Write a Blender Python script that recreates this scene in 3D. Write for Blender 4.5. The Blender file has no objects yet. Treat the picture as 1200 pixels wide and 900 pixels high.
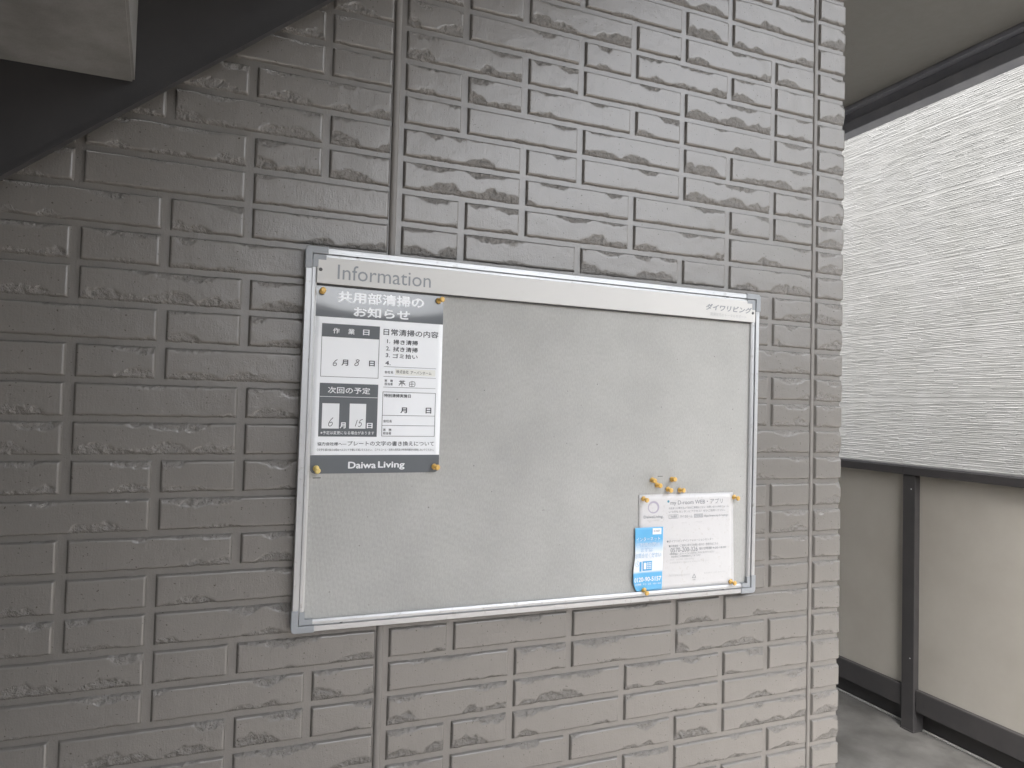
import bpy, math, random
import numpy as np
from mathutils import Matrix, Vector
random.seed(7)
SC = bpy.context.scene
COL = SC.collection
ZO = 2.09                      # height of the wall's row line 0 above the floor
# ------------------------------------------------------------------ camera
R = [[0.92985561, -0.36704252, 0.02546249],
     [0.03460864, 0.01835779, -0.99923232],
     [0.36629332, 0.930023, 0.02977294]]
CAM = (-0.22497238, -1.12470859, -0.68576182 + ZO)
cd = bpy.data.cameras.new('camera')
cam = bpy.data.objects.new('camera', cd); COL.objects.link(cam)
cam.matrix_world = Matrix(((R[0][0], -R[1][0], -R[2][0], CAM[0]),
                           (R[0][1], -R[1][1], -R[2][1], CAM[1]),
                           (R[0][2], -R[1][2], -R[2][2], CAM[2]), (0, 0, 0, 1)))
cd.sensor_width = 36; cd.lens = 798.8 / 1200 * 36
cd.clip_start = 0.02; cd.clip_end = 2000
SC.camera = cam
# ------------------------------------------------------------------ sky, sun, exposure
SUN_EL, SUN_AZ = math.radians(54), math.radians(-42)     # azimuth from -y towards +x
w = bpy.data.worlds.new('World'); SC.world = w; w.use_nodes = True
nt = w.node_tree; nt.nodes.clear()
sky = nt.nodes.new('ShaderNodeTexSky'); sky.sky_type = 'NISHITA'; sky.sun_disc = False
sky.sun_elevation = SUN_EL; sky.sun_rotation = math.pi - SUN_AZ
sky.air_density = 1.0; sky.dust_density = 6.0; sky.ozone_density = 0.5
hs = nt.nodes.new('ShaderNodeHueSaturation'); hs.inputs['Saturation'].default_value = 0.24
bg = nt.nodes.new('ShaderNodeBackground'); bg.inputs['Strength'].default_value = 0.15
wo = nt.nodes.new('ShaderNodeOutputWorld')
nt.links.new(sky.outputs[0], hs.inputs['Color']); nt.links.new(hs.outputs[0], bg.inputs[0]); nt.links.new(bg.outputs[0], wo.inputs[0])
sd = bpy.data.lights.new('sun', 'SUN'); sd.energy = 0.5; sd.angle = math.radians(28); sd.color = (1, .97, .93)
sun = bpy.data.objects.new('sun', sd); COL.objects.link(sun)
sun.rotation_euler = Vector((math.sin(SUN_AZ) * math.cos(SUN_EL), -math.cos(SUN_AZ) * math.cos(SUN_EL), math.sin(SUN_EL))).to_track_quat('Z', 'Y').to_euler()
sun.location = (3, -6, 8)
SC.view_settings.view_transform = 'Standard'; SC.view_settings.look = 'None'
SC.view_settings.gamma = 1; SC.view_settings.use_curve_mapping = False
SC.view_settings.exposure = 2.8

# ------------------------------------------------------------------ helpers
def tag(o, label=None, cat=None, kind=None, group=None):
    if label: o['label'] = label
    if cat: o['category'] = cat
    if kind: o['kind'] = kind
    if group: o['group'] = group
    return o
def empty(name, loc, label, cat, group=None):
    o = bpy.data.objects.new(name, None); COL.objects.link(o); o.location = loc; o.empty_display_size = .05
    return tag(o, label, cat, None, group)
def link(name, me, mat=None, parent=None):
    o = bpy.data.objects.new(name, me); COL.objects.link(o)
    if mat and not me.materials: me.materials.append(mat)
    if parent:
        o.parent = parent
        def wm(p): return (wm(p.parent) @ p.matrix_parent_inverse if p.parent else Matrix.Identity(4)) @ p.matrix_basis
        o.matrix_parent_inverse = wm(parent).inverted()
    return o
class MB:
    """collects vertices and faces in world coordinates, then links them as one mesh object"""
    def __init__(s): s.v = []; s.f = []; s.sm = []
    def add(s, vs, fs, smooth=False):
        n = len(s.v); s.v += [tuple(p) for p in vs]; s.f += [tuple(n + i for i in f) for f in fs]; s.sm += [smooth] * len(fs); return s
    def box(s, x0, x1, y0, y1, z0, z1, bev=0.0):
        if bev <= 0:
            vs = [(x, y, z) for x in (x0, x1) for y in (y0, y1) for z in (z0, z1)]
            return s.add(vs, [(0, 1, 3, 2), (4, 6, 7, 5), (0, 4, 5, 1), (2, 3, 7, 6), (0, 2, 6, 4), (1, 5, 7, 3)])
        import bmesh
        bm = bmesh.new(); bmesh.ops.create_cube(bm, size=1)
        for v in bm.verts: v.co = ((x0 + x1) / 2 + v.co.x * (x1 - x0), (y0 + y1) / 2 + v.co.y * (y1 - y0), (z0 + z1) / 2 + v.co.z * (z1 - z0))
        bmesh.ops.bevel(bm, geom=bm.edges[:], offset=bev, segments=2, profile=.5, affect='EDGES')
        bm.verts.index_update(); s.add([v.co[:] for v in bm.verts], [[v.index for v in f.verts] for f in bm.faces]); bm.free(); return s
    def prism(s, prof, axis, a0, a1, f=None):
        """profile polygon (list of 2-D) swept along an axis"""
        n = len(prof); P = []
        for a in (a0, a1):
            for (p, q) in prof:
                P.append({'x': (a, p, q), 'y': (p, a, q), 'z': (p, q, a)}[axis])
        fs = [(i, (i + 1) % n, n + (i + 1) % n, n + i) for i in range(n)] + [tuple(range(n))[::-1], tuple(range(n, 2 * n))]
        return s.add(P, fs)
    def lathe(s, c, axis, prof, n=20, smooth=True):
        """prof: (distance along axis, radius)"""
        ax = Vector(axis).normalized(); u = ax.orthogonal().normalized(); v = ax.cross(u); c = Vector(c); P = []
        for (h, r) in prof:
            for i in range(n):
                t = 2 * math.pi * i / n; P.append(c + ax * h + (u * math.cos(t) + v * math.sin(t)) * r)
        m = len(prof)
        fs = [(j * n + i, j * n + (i + 1) % n, (j + 1) * n + (i + 1) % n, (j + 1) * n + i) for j in range(m - 1) for i in range(n)]
        s.add(P, fs, smooth); k = len(s.v) - m * n
        s.f += [tuple(range(k + n - 1, k - 1, -1)), tuple(range(k + (m - 1) * n, k + m * n))]; s.sm += [False, False]; return s
    def build(s, name, mat, parent=None):
        me = bpy.data.meshes.new(name); me.from_pydata(s.v, [], s.f)
        me.polygons.foreach_set('use_smooth', s.sm); me.update()
        import bmesh
        bm = bmesh.new(); bm.from_mesh(me); bmesh.ops.recalc_face_normals(bm, faces=bm.faces[:]); bm.to_mesh(me); bm.free()
        return link(name, me, mat, parent)

# ------------------------------------------------------------------ materials
def mat(name, col, rough=.5, spec=.5, metal=0.0, **k):
    m = bpy.data.materials.new(name); m.use_nodes = True
    b = m.node_tree.nodes['Principled BSDF']
    b.inputs['Base Color'].default_value = (*col, 1); b.inputs['Roughness'].default_value = rough
    b.inputs['Specular IOR Level'].default_value = spec; b.inputs['Metallic'].default_value = metal
    return m
def N(m, t, **k):
    n = m.node_tree.nodes.new(t)
    for a, v in k.items():
        if a.startswith('i_'): n.inputs[a[2:].replace('_', ' ')].default_value = v
        else: setattr(n, a, v)
    return n
def L(m, a, b): m.node_tree.links.new(a, b)
def coords(m, scale=(1, 1, 1)):
    g = N(m, 'ShaderNodeNewGeometry'); mp = N(m, 'ShaderNodeMapping'); mp.inputs['Scale'].default_value = scale
    L(m, g.outputs['Position'], mp.inputs['Vector']); return mp.outputs[0]
def noise(m, scale, detail=3, rough=.5, sc=(1, 1, 1)):
    n = N(m, 'ShaderNodeTexNoise'); n.inputs['Scale'].default_value = scale; n.inputs['Detail'].default_value = detail
    n.inputs['Roughness'].default_value = rough; L(m, coords(m, sc), n.inputs['Vector']); return n.outputs[0]
def ramp(m, src, p0, p1, c0, c1):
    r = N(m, 'ShaderNodeValToRGB'); r.color_ramp.elements[0].position = p0; r.color_ramp.elements[1].position = p1
    r.color_ramp.elements[0].color = (*c0, 1) if len(c0) == 3 else c0; r.color_ramp.elements[1].color = (*c1, 1)
    L(m, src, r.inputs[0]); return r.outputs[0]
def mulcol(m, a, b, fac=1.0):
    x = N(m, 'ShaderNodeMix', data_type='RGBA', blend_type='MULTIPLY'); x.inputs[0].default_value = fac
    for s, i in ((a, 6), (b, 7)):
        if isinstance(s, tuple): x.inputs[i].default_value = (*s, 1)
        else: L(m, s, x.inputs[i])
    return x.outputs[2]
def bump(m, src, strength, dist, prev=None):
    b = N(m, 'ShaderNodeBump'); b.inputs['Distance'].default_value = dist
    if isinstance(strength, float): b.inputs['Strength'].default_value = strength
    else: L(m, strength, b.inputs['Strength'])
    L(m, src, b.inputs['Height'])
    if prev: L(m, prev, b.inputs['Normal'])
    return b.outputs[0]
def bsdf(m): return m.node_tree.nodes['Principled BSDF']

def make_paint():
    m = mat('grey_brown_wall_paint', (.15, .14, .13), .36, 1.0)
    b = bsdf(m)
    big = ramp(m, noise(m, 5, 4, .6), .3, .7, (.96, .96, .96), (1.03, 1.025, 1.02))
    c = mulcol(m, (.166, .158, .147), big)
    # small dark specks of dirt and a few rusty drips
    sp = ramp(m, noise(m, 260, 1, .5), .22, .27, (.45, .42, .38), (1, 1, 1))
    c = mulcol(m, c, sp)
    st = ramp(m, noise(m, 1, 3, .6, (90, 90, 9)), .24, .36, (.80, .77, .73), (1, 1, 1))
    c = mulcol(m, c, st, .22); L(m, c, b.inputs['Base Color'])
    L(m, ramp(m, noise(m, 40, 4, .7), .3, .7, (.21, .21, .21), (.27, .27, .27)), b.inputs['Roughness'])
    n1 = bump(m, noise(m, 420, 3, .7), .36, .0012)
    n2 = bump(m, noise(m, 1, 3, .6, (420, 420, 70)), .26, .0011, n1)
    n2 = bump(m, noise(m, 38, 3, .6), .30, .0025, n2)
    at = N(m, 'ShaderNodeAttribute', attribute_name='chip')
    n3 = bump(m, noise(m, 150, 4, .7), at.outputs['Fac'], .0052, n2)
    L(m, n3, b.inputs['Normal']); return m
PAINT = make_paint()
M_SEAL = mat('grey_sealant', (.185, .176, .164), .42)
L(M_SEAL, bump(M_SEAL, noise(M_SEAL, 60, 3, .6, (1, 1, 3)), .3, .001), bsdf(M_SEAL).inputs['Normal'])
def make_alu(name, col, rough, vert):
    m = mat(name, col, rough, .5, .75)
    sc = (900, 900, 12) if vert else (12, 900, 900)
    L(m, ramp(m, noise(m, 1, 2, .5, sc), .3, .7, (rough - .06,) * 3, (rough + .1,) * 3), bsdf(m).inputs['Roughness'])
    d = ramp(m, noise(m, 55, 5, .75), .30, .42, (.62, .60, .57), (1, 1, 1))
    L(m, mulcol(m, col, d, .8), bsdf(m).inputs['Base Color'])
    L(m, bump(m, noise(m, 1, 2, .5, sc), .05, .0006), bsdf(m).inputs['Normal']); return m
ALU_V = make_alu('brushed_aluminium_upright', (.54, .55, .56), .40, True)
ALU_H = make_alu('brushed_aluminium_rail', (.54, .55, .56), .40, False)
M_CAP = mat('grey_plastic', (.29, .31, .33), .45)
L(M_CAP, bump(M_CAP, noise(M_CAP, 300, 2), .15, .0008), bsdf(M_CAP).inputs['Normal'])
M_GROOVE = mat('dark_groove', (.05, .05, .05), .6)
M_HEAD = mat('ivory_header_plate', (.60, .597, .58), .38)
L(M_HEAD, mulcol(M_HEAD, (.60, .597, .58), ramp(M_HEAD, noise(M_HEAD, 60, 5, .7), .22, .40, (.93, .925, .91), (1, 1, 1))), bsdf(M_HEAD).inputs['Base Color'])
def make_fabric():
    m = mat('grey_woven_pin_cloth', (.33, .335, .32), .85, .2); b = bsdf(m)
    wx = N(m, 'ShaderNodeTexWave', wave_type='BANDS', bands_direction='X'); wx.inputs['Scale'].default_value = 165; wx.inputs['Distortion'].default_value = 1.6; wx.inputs['Detail'].default_value = 2; wx.inputs['Detail Scale'].default_value = .6
    wz = N(m, 'ShaderNodeTexWave', wave_type='BANDS', bands_direction='Z'); wz.inputs['Scale'].default_value = 165; wz.inputs['Distortion'].default_value = 1.6; wz.inputs['Detail'].default_value = 2; wz.inputs['Detail Scale'].default_value = .6
    c = coords(m); L(m, c, wx.inputs['Vector']); L(m, c, wz.inputs['Vector'])
    a = N(m, 'ShaderNodeMath', operation='ADD'); L(m, wx.outputs['Fac'], a.inputs[0]); L(m, wz.outputs['Fac'], a.inputs[1])
    fine = ramp(m, a.outputs[0], .3, 1.7, (.70, .70, .70), (1.10, 1.10, 1.10))
    blot = ramp(m, noise(m, 7, 5, .6), .3, .7, (.90, .90, .89), (1.06, 1.06, 1.05))
    slub = ramp(m, noise(m, 1, 2, .6, (420, 1, 160)), .35, .65, (.94, .94, .94), (1.05, 1.05, 1.05))
    pr = ramp(m, noise(m, 85, 2, .5), .20, .25, (.55, .54, .52), (1, 1, 1))
    L(m, mulcol(m, mulcol(m, mulcol(m, mulcol(m, (.415, .417, .408), fine), blot), slub), pr), b.inputs['Base Color'])
    L(m, bump(m, a.outputs[0], .35, .0005), b.inputs['Normal']); return m
M_FAB = make_fabric()
M_POST = mat('white_glossy_plastic_sheet', (.90, .925, .95), .12, 1.0)
M_PGREY = mat('slate_grey_print', (.15, .162, .175), .08, 1.0)
M_PDARK = mat('dark_print', (.06, .065, .075), .3)
M_PWHITE = mat('white_print', (.80, .82, .84), .14)
M_INK = mat('felt_pen_ink', (.03, .03, .035), .5)
M_TAPE = mat('cream_label_tape', (.78, .79, .75), .3)
M_HGREY = mat('grey_header_lettering', (.25, .27, .29), .4)
M_HGREY2 = mat('pale_header_lettering', (.42, .43, .43), .4)
M_PAPER = mat('white_laminated_paper', (.60, .60, .605), .30)
L(M_PAPER, bump(M_PAPER, noise(M_PAPER, 45, 4, .6), .25, .002), bsdf(M_PAPER).inputs['Normal'])
L(M_PAPER, mulcol(M_PAPER, (.60, .60, .605), ramp(M_PAPER, noise(M_PAPER, 160, 3, .6), .27, .40, (.90, .88, .85), (1, 1, 1))), bsdf(M_PAPER).inputs['Base Color'])
M_FPRINT = mat('faded_grey_print', (.24, .26, .28), .35)
M_FPRINT2 = mat('very_faded_grey_print', (.48, .49, .50), .35)
M_FBLUE = mat('faded_blue_print', (.10, .32, .42), .35)
M_RING = mat('lilac_ring_print', (.42, .40, .48), .35)
def make_leaf():
    m = mat('blue_leaflet_paper', (.10, .38, .68), .30); b = bsdf(m)
    g = N(m, 'ShaderNodeNewGeometry'); s = N(m, 'ShaderNodeSeparateXYZ'); L(m, g.outputs['Position'], s.inputs[0])
    mr = N(m, 'ShaderNodeMapRange'); mr.inputs[1].default_value = ZO - 1.0325; mr.inputs[2].default_value = ZO - .910; L(m, s.outputs[2], mr.inputs[0])
    r = N(m, 'ShaderNodeValToRGB'); e = r.color_ramp.elements
    B = (.13, .43, .72, 1); W = (.72, .76, .80, 1)
    e[0].position = 0; e[0].color = B; e[1].position = 1; e[1].color = B
    for p, c in ((.29, B), (.325, W), (.60, W), (.80, B)):
        q = e.new(p); q.color = c
    L(m, mr.outputs[0], r.inputs[0]); L(m, r.outputs[0], b.inputs['Base Color']); return m
M_LEAF = make_leaf()
M_BLUE = mat('blue_print', (.08, .36, .66), .3)
M_PIN = mat('mustard_plastic', (.70, .44, .12), .35)
M_PIN2 = mat('pale_yellow_plastic', (.72, .56, .20), .35)
M_STEEL = mat('pin_needle_steel', (.6, .6, .6), .3, .5, 1)
M_SCREW = mat('dark_screw_steel', (.13, .13, .13), .45, .5, .6)
def make_dark(name, col, rough):
    m = mat(name, col, rough); L(m, mulcol(m, col, ramp(m, noise(m, 9, 5, .65), .3, .7, (.85, .85, .87), (1.12, 1.1, 1.08))), bsdf(m).inputs['Base Color'])
    L(m, bump(m, noise(m, 160, 3), .12, .001), bsdf(m).inputs['Normal']); return m
M_STRING = make_dark('charcoal_steel_paint', (.040, .040, .042), .42)
M_RAIL = make_dark('charcoal_railing_paint', (.046, .044, .045), .40)
M_BEAM = make_dark('charcoal_beam_paint', (.22, .23, .26), .45)
def make_conc(name, col, lo, hi, s1, s2, rough=.75, rl=None, blot=.78):
    m = mat(name, col, rough, .4)
    a = ramp(m, noise(m, s1, 6, .65), .3, .7, (lo,) * 3, (hi,) * 3); c = ramp(m, noise(m, s2, 4, .6), .3, .62, (blot, blot, blot * .98), (1.03, 1.03, 1.03))
    L(m, mulcol(m, mulcol(m, col, a), c), bsdf(m).inputs['Base Color'])
    L(m, bump(m, noise(m, 180, 4, .7), .3, .002), bsdf(m).inputs['Normal'])
    if rl: L(m, ramp(m, noise(m, s1 * .8, 4, .6), .38, .6, (rl,) * 3, (rough,) * 3), bsdf(m).inputs['Roughness'])
    return m
M_TREAD = make_conc('stained_concrete', (.235, .232, .226), .75, 1.1, 6, 14)
M_FLOOR = make_conc('damp_concrete_floor', (.105, .102, .097), .6, 1.6, 2.6, 9, .7, .30)
M_CEIL = make_conc('grey_ceiling_board', (.175, .175, .165), .98, 1.02, 5, 30, .8, None, .97)
M_ENTRY = make_conc('pale_concrete', (.38, .35, .325), .9, 1.08, 2.6, 9, .75, None, .9)
M_NEIGH = make_conc('pale_grey_siding', (.19, .192, .189), .93, 1.06, 7, 3, .75, None, .93)
M_GROUND = make_conc('asphalt', (.28, .265, .25), .8, 1.2, 3, 20, .9)
M_BLOCK = make_conc('grey_block', (.15, .146, .14), .85, 1.1, 3, 12, .9)
M_PLASTER = make_conc('brown_grey_render', (.09, .08, .074), .95, 1.05, 3, 12, .85)
M_TRIM = mat('pale_edge_strip', (.38, .38, .37), .6)
def make_panel():
    m = mat('frosted_panel', (.5, .48, .43), .45, .4); nt = m.node_tree
    c = mulcol(m, (.52, .50, .46), ramp(m, noise(m, 3.5, 4, .6), .3, .7, (.93, .92, .91), (1.05, 1.05, 1.05)))
    L(m, c, bsdf(m).inputs['Base Color']); L(m, bump(m, noise(m, 150, 2, .5), .35, .0015), bsdf(m).inputs['Normal'])
    tr = N(m, 'ShaderNodeBsdfTranslucent'); L(m, c, tr.inputs['Color'])
    mx = N(m, 'ShaderNodeMixShader'); mx.inputs[0].default_value = .45
    out = nt.nodes['Material Output']; L(m, bsdf(m).outputs[0], mx.inputs[1]); L(m, tr.outputs[0], mx.inputs[2]); L(m, mx.outputs[0], out.inputs['Surface']); return m
M_PANEL = make_panel()

# ------------------------------------------------------------------ the setting
g = MB().add([(-60, -60, -.12), (60, -60, -.12), (60, 60, -.12), (-60, 60, -.12)], [(0, 1, 2, 3)]).build('ground', M_GROUND)
tag(g, 'dark asphalt ground outside the walkway', kind='structure')
fl = MB().box(.9905, 2.6445, -.30, 5, -.115, 0).build('walkway_floor', M_FLOOR)
tag(fl, 'stained damp concrete walkway floor', kind='structure')
ef = MB().box(-4, 2.6445, -3.2, -.3005, -.115, 0).box(-4, .99, -.3, -.001, -.115, 0).build('entrance_floor', M_ENTRY)
tag(ef, 'pale concrete floor in front of the brick wall', kind='structure')
ed = MB().box(2.628, 2.640, -.29, 4.99, .001, .007, .001).build('floor_edge_strip', M_TRIM)
tag(ed, 'pale strip along the floor edge under the railing', kind='structure')
ce = MB().box(.9900, 2.6, -.45, 4.2, ZO + .86, ZO + 1.02).build('ceiling', M_CEIL)
tag(ce, 'flat grey ceiling over the walkway', kind='structure')

beam = empty('eaves_beam', (2.62, 1, ZO + .75), 'dark charcoal metal beam along the outer edge of the ceiling', 'beam')
MB().box(2.600, 2.72, -.45, 4.2, ZO + .792, ZO + 1.03, .002).build('fascia', M_BEAM, beam)
MB().box(2.580, 2.66, -.45, 4.2, ZO + .735, ZO + .7895, .004).build('lower_rail', M_BEAM, beam)
MB().box(2.560, 2.5995, -.45, 4.2, ZO + .838, ZO + .859, .003).build('cover_strip', M_BEAM, beam)

# neighbour's house, wall of thin split-stone courses
nb = empty('neighbouring_house', (3.62, 2, -.12), 'pale grey neighbouring house wall clad in thin rough stone-pattern siding', 'house')
XN = 4.0
MB().box(XN, XN + 4, -2.6, 9, -.12, 5.6).build('wall', M_NEIGH, nb)
def stone_courses():
    rs = np.random.RandomState(5); V = []; F = []
    z = -.1; joints = [ZO - .5715 + k * .455 for k in range(-4, 9)]
    while z < 5.55:
        h = rs.uniform(.008, .016); y = -2.6
        near = [j for j in joints if z < j < z + h + .004]
        if near: z = near[0] + .0025
        top = z + h
        # finer stones only where the walkway looks at them
        while y < 7.5:
            l = rs.uniform(.025, .15) if .6 < y < 3.6 else rs.uniform(.3, .8)
            y1 = min(y + l, 7.5); p = rs.choice([.0008, .0012, .0016, .0021]) + rs.uniform(0, .0004)
            p2 = max(.0006, p - rs.uniform(0, .0008)); n = len(V); x = XN + .001
            q = rs.uniform(-.0010, .0010, 4)
            V += [(x, y, z), (x, y1, z), (x, y1, top), (x, y, top),
                  (XN - p2 + q[0] * .4, y + .001, z + .001), (XN - p2 + q[1] * .4, y1 - .001, z + .001 + q[0]), (XN - p + q[2] * .4, y1 - .002, top - .004 + q[1]), (XN - p + q[3] * .4, y + .002, top - .004 + q[2])]
            F += [(n + 4, n + 5, n + 6, n + 7), (n, n + 1, n + 5, n + 4), (n + 1, n + 2, n + 6, n + 5), (n + 2, n + 3, n + 7, n + 6), (n + 3, n, n + 4, n + 7)]
            y = y1
        z = top + .0006
    me = bpy.data.meshes.new('stone_courses'); me.from_pydata(V, [], F); me.update()
    import bmesh
    bm = bmesh.new(); bm.from_mesh(me); bm.normal_update()
    fl = [f for f in bm.faces if f.normal.x > 0]
    bmesh.ops.reverse_faces(bm, faces=fl); bm.to_mesh(me); bm.free()
    o = link('stone_courses', me, M_NEIGH, nb); o['kind'] = 'stuff'
stone_courses()

# railing
rl = empty('balcony_railing', (2.6, 1.07, 0), 'charcoal metal railing with frosted beige panels at the walkway edge', 'railing')
posts = [1.080, -.040, 2.195, 3.3]
for yc in posts: MB().box(2.574, 2.640, yc - .030, yc + .030, .001, ZO - .958, .002).build('post', M_RAIL, rl)
for yc in posts: MB().box(2.570, 2.644, yc - .033, yc + .033, .0005, .006, .001).build('post_foot', M_RAIL, rl)
prof = [(2.566, ZO - .9565), (2.566, ZO - .923), (2.572, ZO - .9155), (2.642, ZO - .9155), (2.648, ZO - .923), (2.648, ZO - .9565)]
for k, (a, b2) in enumerate(((-1.15, 1.0995), (1.1005, 4.4))): MB().prism(prof, 'y', a, b2).build('top_rail', M_RAIL, rl)
ys = sorted(posts + [-1.15, 4.4])
for a, b2 in zip(ys[:-1], ys[1:]):
    MB().box(2.583, 2.623, a + .031, b2 - .031, .092, .187, .003).build('bottom_rail', M_RAIL, rl)
    MB().box(2.604, 2.609, a + .0305, b2 - .0305, .1875, ZO - .958).build('panel', M_PANEL, rl)

MB().box(2.6450, 2.6520, -1.1, 4.3, -.10, .140, .002).build('rail_gap_shade', M_RAIL, rl)  # added dark strip standing in for the shadow below the bottom rail
for yc in posts[:2]:
    for zc in (ZO - 1.02, .32): MB().lathe((2.5738, yc - .012, zc), (-1, 0, 0), [(0, .003), (.0012, .0026), (.0018, .0012)], 10).build('post_screw', M_STEEL, rl)
# unseen walls added behind the camera to shade and reflect in the wall
bw = empty('low_sky_blocker', (3, -5.2, -.12), 'unseen grey wall added behind the camera to cut off the low sky', 'wall')
MB().box(-6, 12, -5.4, -5.2, -.12, 2.38).build('wall', M_BLOCK, bw); MB().box(-6.02, 12.02, -5.44, -5.16, 2.381, 2.45, .01).build('coping', M_BLOCK, bw)
ew = empty('left_light_blocker', (-2, -2.5, 0), 'unseen brownish wall added behind the camera to keep light off the left side', 'wall')
MB().box(-1.8, -.45, -2.7, -2.5, -.1, 5).build('wall', M_PLASTER, ew)
MB().box(-2.0, -1.8, -2.7, -.001, -.1, 4.2).build('side_light_blocker', M_PLASTER, ew)

# ------------------------------------------------------------------ brick wall
A, Bp = .11331, .0555
XE = .9883                       # corner of the wall body
wall = empty('brick_wall', (0, .3, 0), 'grey brown painted wall of rough split-face bricks behind the notice board', 'wall')
MB().box(-2.6, XE, 0, 4.2, -.01, 6.2).build('wall_backing', PAINT, wall)

def vnoise(u, v, cell, rs):
    """2-D value noise on arrays"""
    gx = u / cell; gy = v / cell; nx = int(gx.max()) + 3; ny = int(gy.max()) + 3
    lat = rs.uniform(-1, 1, (nx, ny)); i = np.floor(gx).astype(int); j = np.floor(gy).astype(int)
    fx = gx - i; fy = gy - j; fx = fx * fx * (3 - 2 * fx); fy = fy * fy * (3 - 2 * fy)
    return (lat[i, j] * (1 - fx) + lat[i + 1, j] * fx) * (1 - fy) + (lat[i, j + 1] * (1 - fx) + lat[i + 1, j + 1] * fx) * fy
H0 = .0052; BEV = .0026
def brick_mesh(W, H, seed, coarse=1.0, corner=False):
    rs = np.random.RandomState(seed); st = .0021 * coarse
    nx = max(4, int(round((W - 2 * BEV) / st))); nz = max(4, int(round((H - 2 * BEV) / st)))
    us = np.r_[0, BEV * .55, np.linspace(BEV, W - BEV, nx), W - BEV * .55, W]
    vs = np.r_[0, BEV * .55, np.linspace(BEV, H - BEV, nz), H - BEV * .55, H]
    if corner: us = np.r_[0, BEV * .55, np.linspace(BEV, W, nx), np.linspace(W + .004, W + .06, 12), W + .0625]
    U, V = np.meshgrid(us, vs, indexing='ij')
    rx = np.clip(U / BEV, 0, 1); rr = np.clip((us[-1] - U) / BEV, 0, 1); rb = np.clip(V / BEV, 0, 1); rt = np.clip((H - V) / BEV, 0, 1)
    edge = np.minimum(np.minimum(rx, rr), np.minimum(rb, rt))
    un = U * 1.0
    z3 = np.zeros_like(U)
    ln = vnoise(un, z3, .012, rs) * .6 + vnoise(un, z3, .005, rs) * .4
    lt = vnoise(un, z3, .014, rs) * .6 + vnoise(un, z3, .005, rs) * .4
    # chipped patches rising from the bottom edge and hanging from the top edge
    full = W > .15
    warp = U + .0025 * vnoise(U, V, .016, rs)
    def arcs(cnt, wlo, whi, hlo, hhi):
        p = np.full_like(U, -.01)
        for k in range(cnt):
            c = rs.uniform(0, W); wd = rs.uniform(wlo, whi); hh = rs.uniform(hlo, hhi); sk = rs.uniform(-.35, .35)
            q = (warp - c) / wd; q = q * (1 + sk * np.sign(q))
            p = np.maximum(p, hh * np.clip(1 - q ** 2, 0, 1) ** .65 - .0008)
        return p
    kind = rs.rand()
    if kind < .25: pb = arcs(5 if full else 3, .020, .044, .010, .022)
    elif kind < .8: pb = arcs(rs.choice([2, 3]) if full else rs.choice([1, 1, 2]), .016, .042, .006, .017)
    else: pb = arcs(2 if full else 1, .012, .04, .003, .008)
    ptt = arcs(rs.choice([2, 3, 4]) if full else rs.choice([1, 1, 2]), .014, .042, .004, .015)
    pb = pb * (1 + .22 * ln) + .0012 * vnoise(U, V, .006, rs); ptt = ptt * (1 + .22 * lt) + .0010 * vnoise(U, V, .006, rs)
    db = pb - V; dt = ptt - (H - V); dd = np.maximum(db, dt)
    ins = np.clip(dd / .0014, 0, 1)
    rough = vnoise(warp, V, .0095, rs) * .5 + vnoise(U, V, .0048, rs) * .5
    slope = np.clip(db / .020, 0, 1) ** .7 * .0026 + np.clip(dt / .012, 0, 1) ** .8 * .0018
    h = H0 + .00022 * vnoise(U, V, .03, rs) + .00010 * vnoise(U, V, .011, rs)
    h = h - ins * (.0004 + slope) + ins * rough * .0021
    h = np.clip(h, .0006, None) * np.clip(edge, 0, 1) ** .8
    # wavy outline
    wob = .0009 * ln * (1 - V / H) - .0006 * lt * (V / H)
    X = U - W / 2; Z = V - H / 2 + wob * ((V <= BEV) | (V >= H - BEV)); Y = -h
    if corner:
        side = U > W
        X = np.where(side, W / 2 + (h - H0) * .16, X); Y = np.where(side, -H0 + (U - W), Y)
        Y = np.where(U == us[-1], -H0 + .0600, Y); X = np.where(U == us[-1], W / 2 - .0012, X)
    NX, NZ = X.shape
    co = np.stack([X, Y, Z], -1).reshape(-1, 3)
    idx = np.arange(NX * NZ).reshape(NX, NZ)
    q = np.stack([idx[:-1, :-1], idx[1:, :-1], idx[1:, 1:], idx[:-1, 1:]], -1).reshape(-1, 4)
    me = bpy.data.meshes.new('brick'); me.vertices.add(len(co)); me.vertices.foreach_set('co', co.ravel().astype(np.float32))
    me.loops.add(q.size); me.loops.foreach_set('vertex_index', q.ravel().astype(np.int32)); me.polygons.add(len(q))
    me.polygons.foreach_set('loop_start', (np.arange(len(q)) * 4).astype(np.int32)); me.polygons.foreach_set('loop_total', np.full(len(q), 4, np.int32))
    me.update(calc_edges=True)
    me.polygons.foreach_set('use_smooth', np.ones(len(q), bool))
    at = me.attributes.new('chip', 'FLOAT', 'POINT'); at.data.foreach_set('value', ins.ravel().astype(np.float32))
    me.materials.append(PAINT)
    return me

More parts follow.
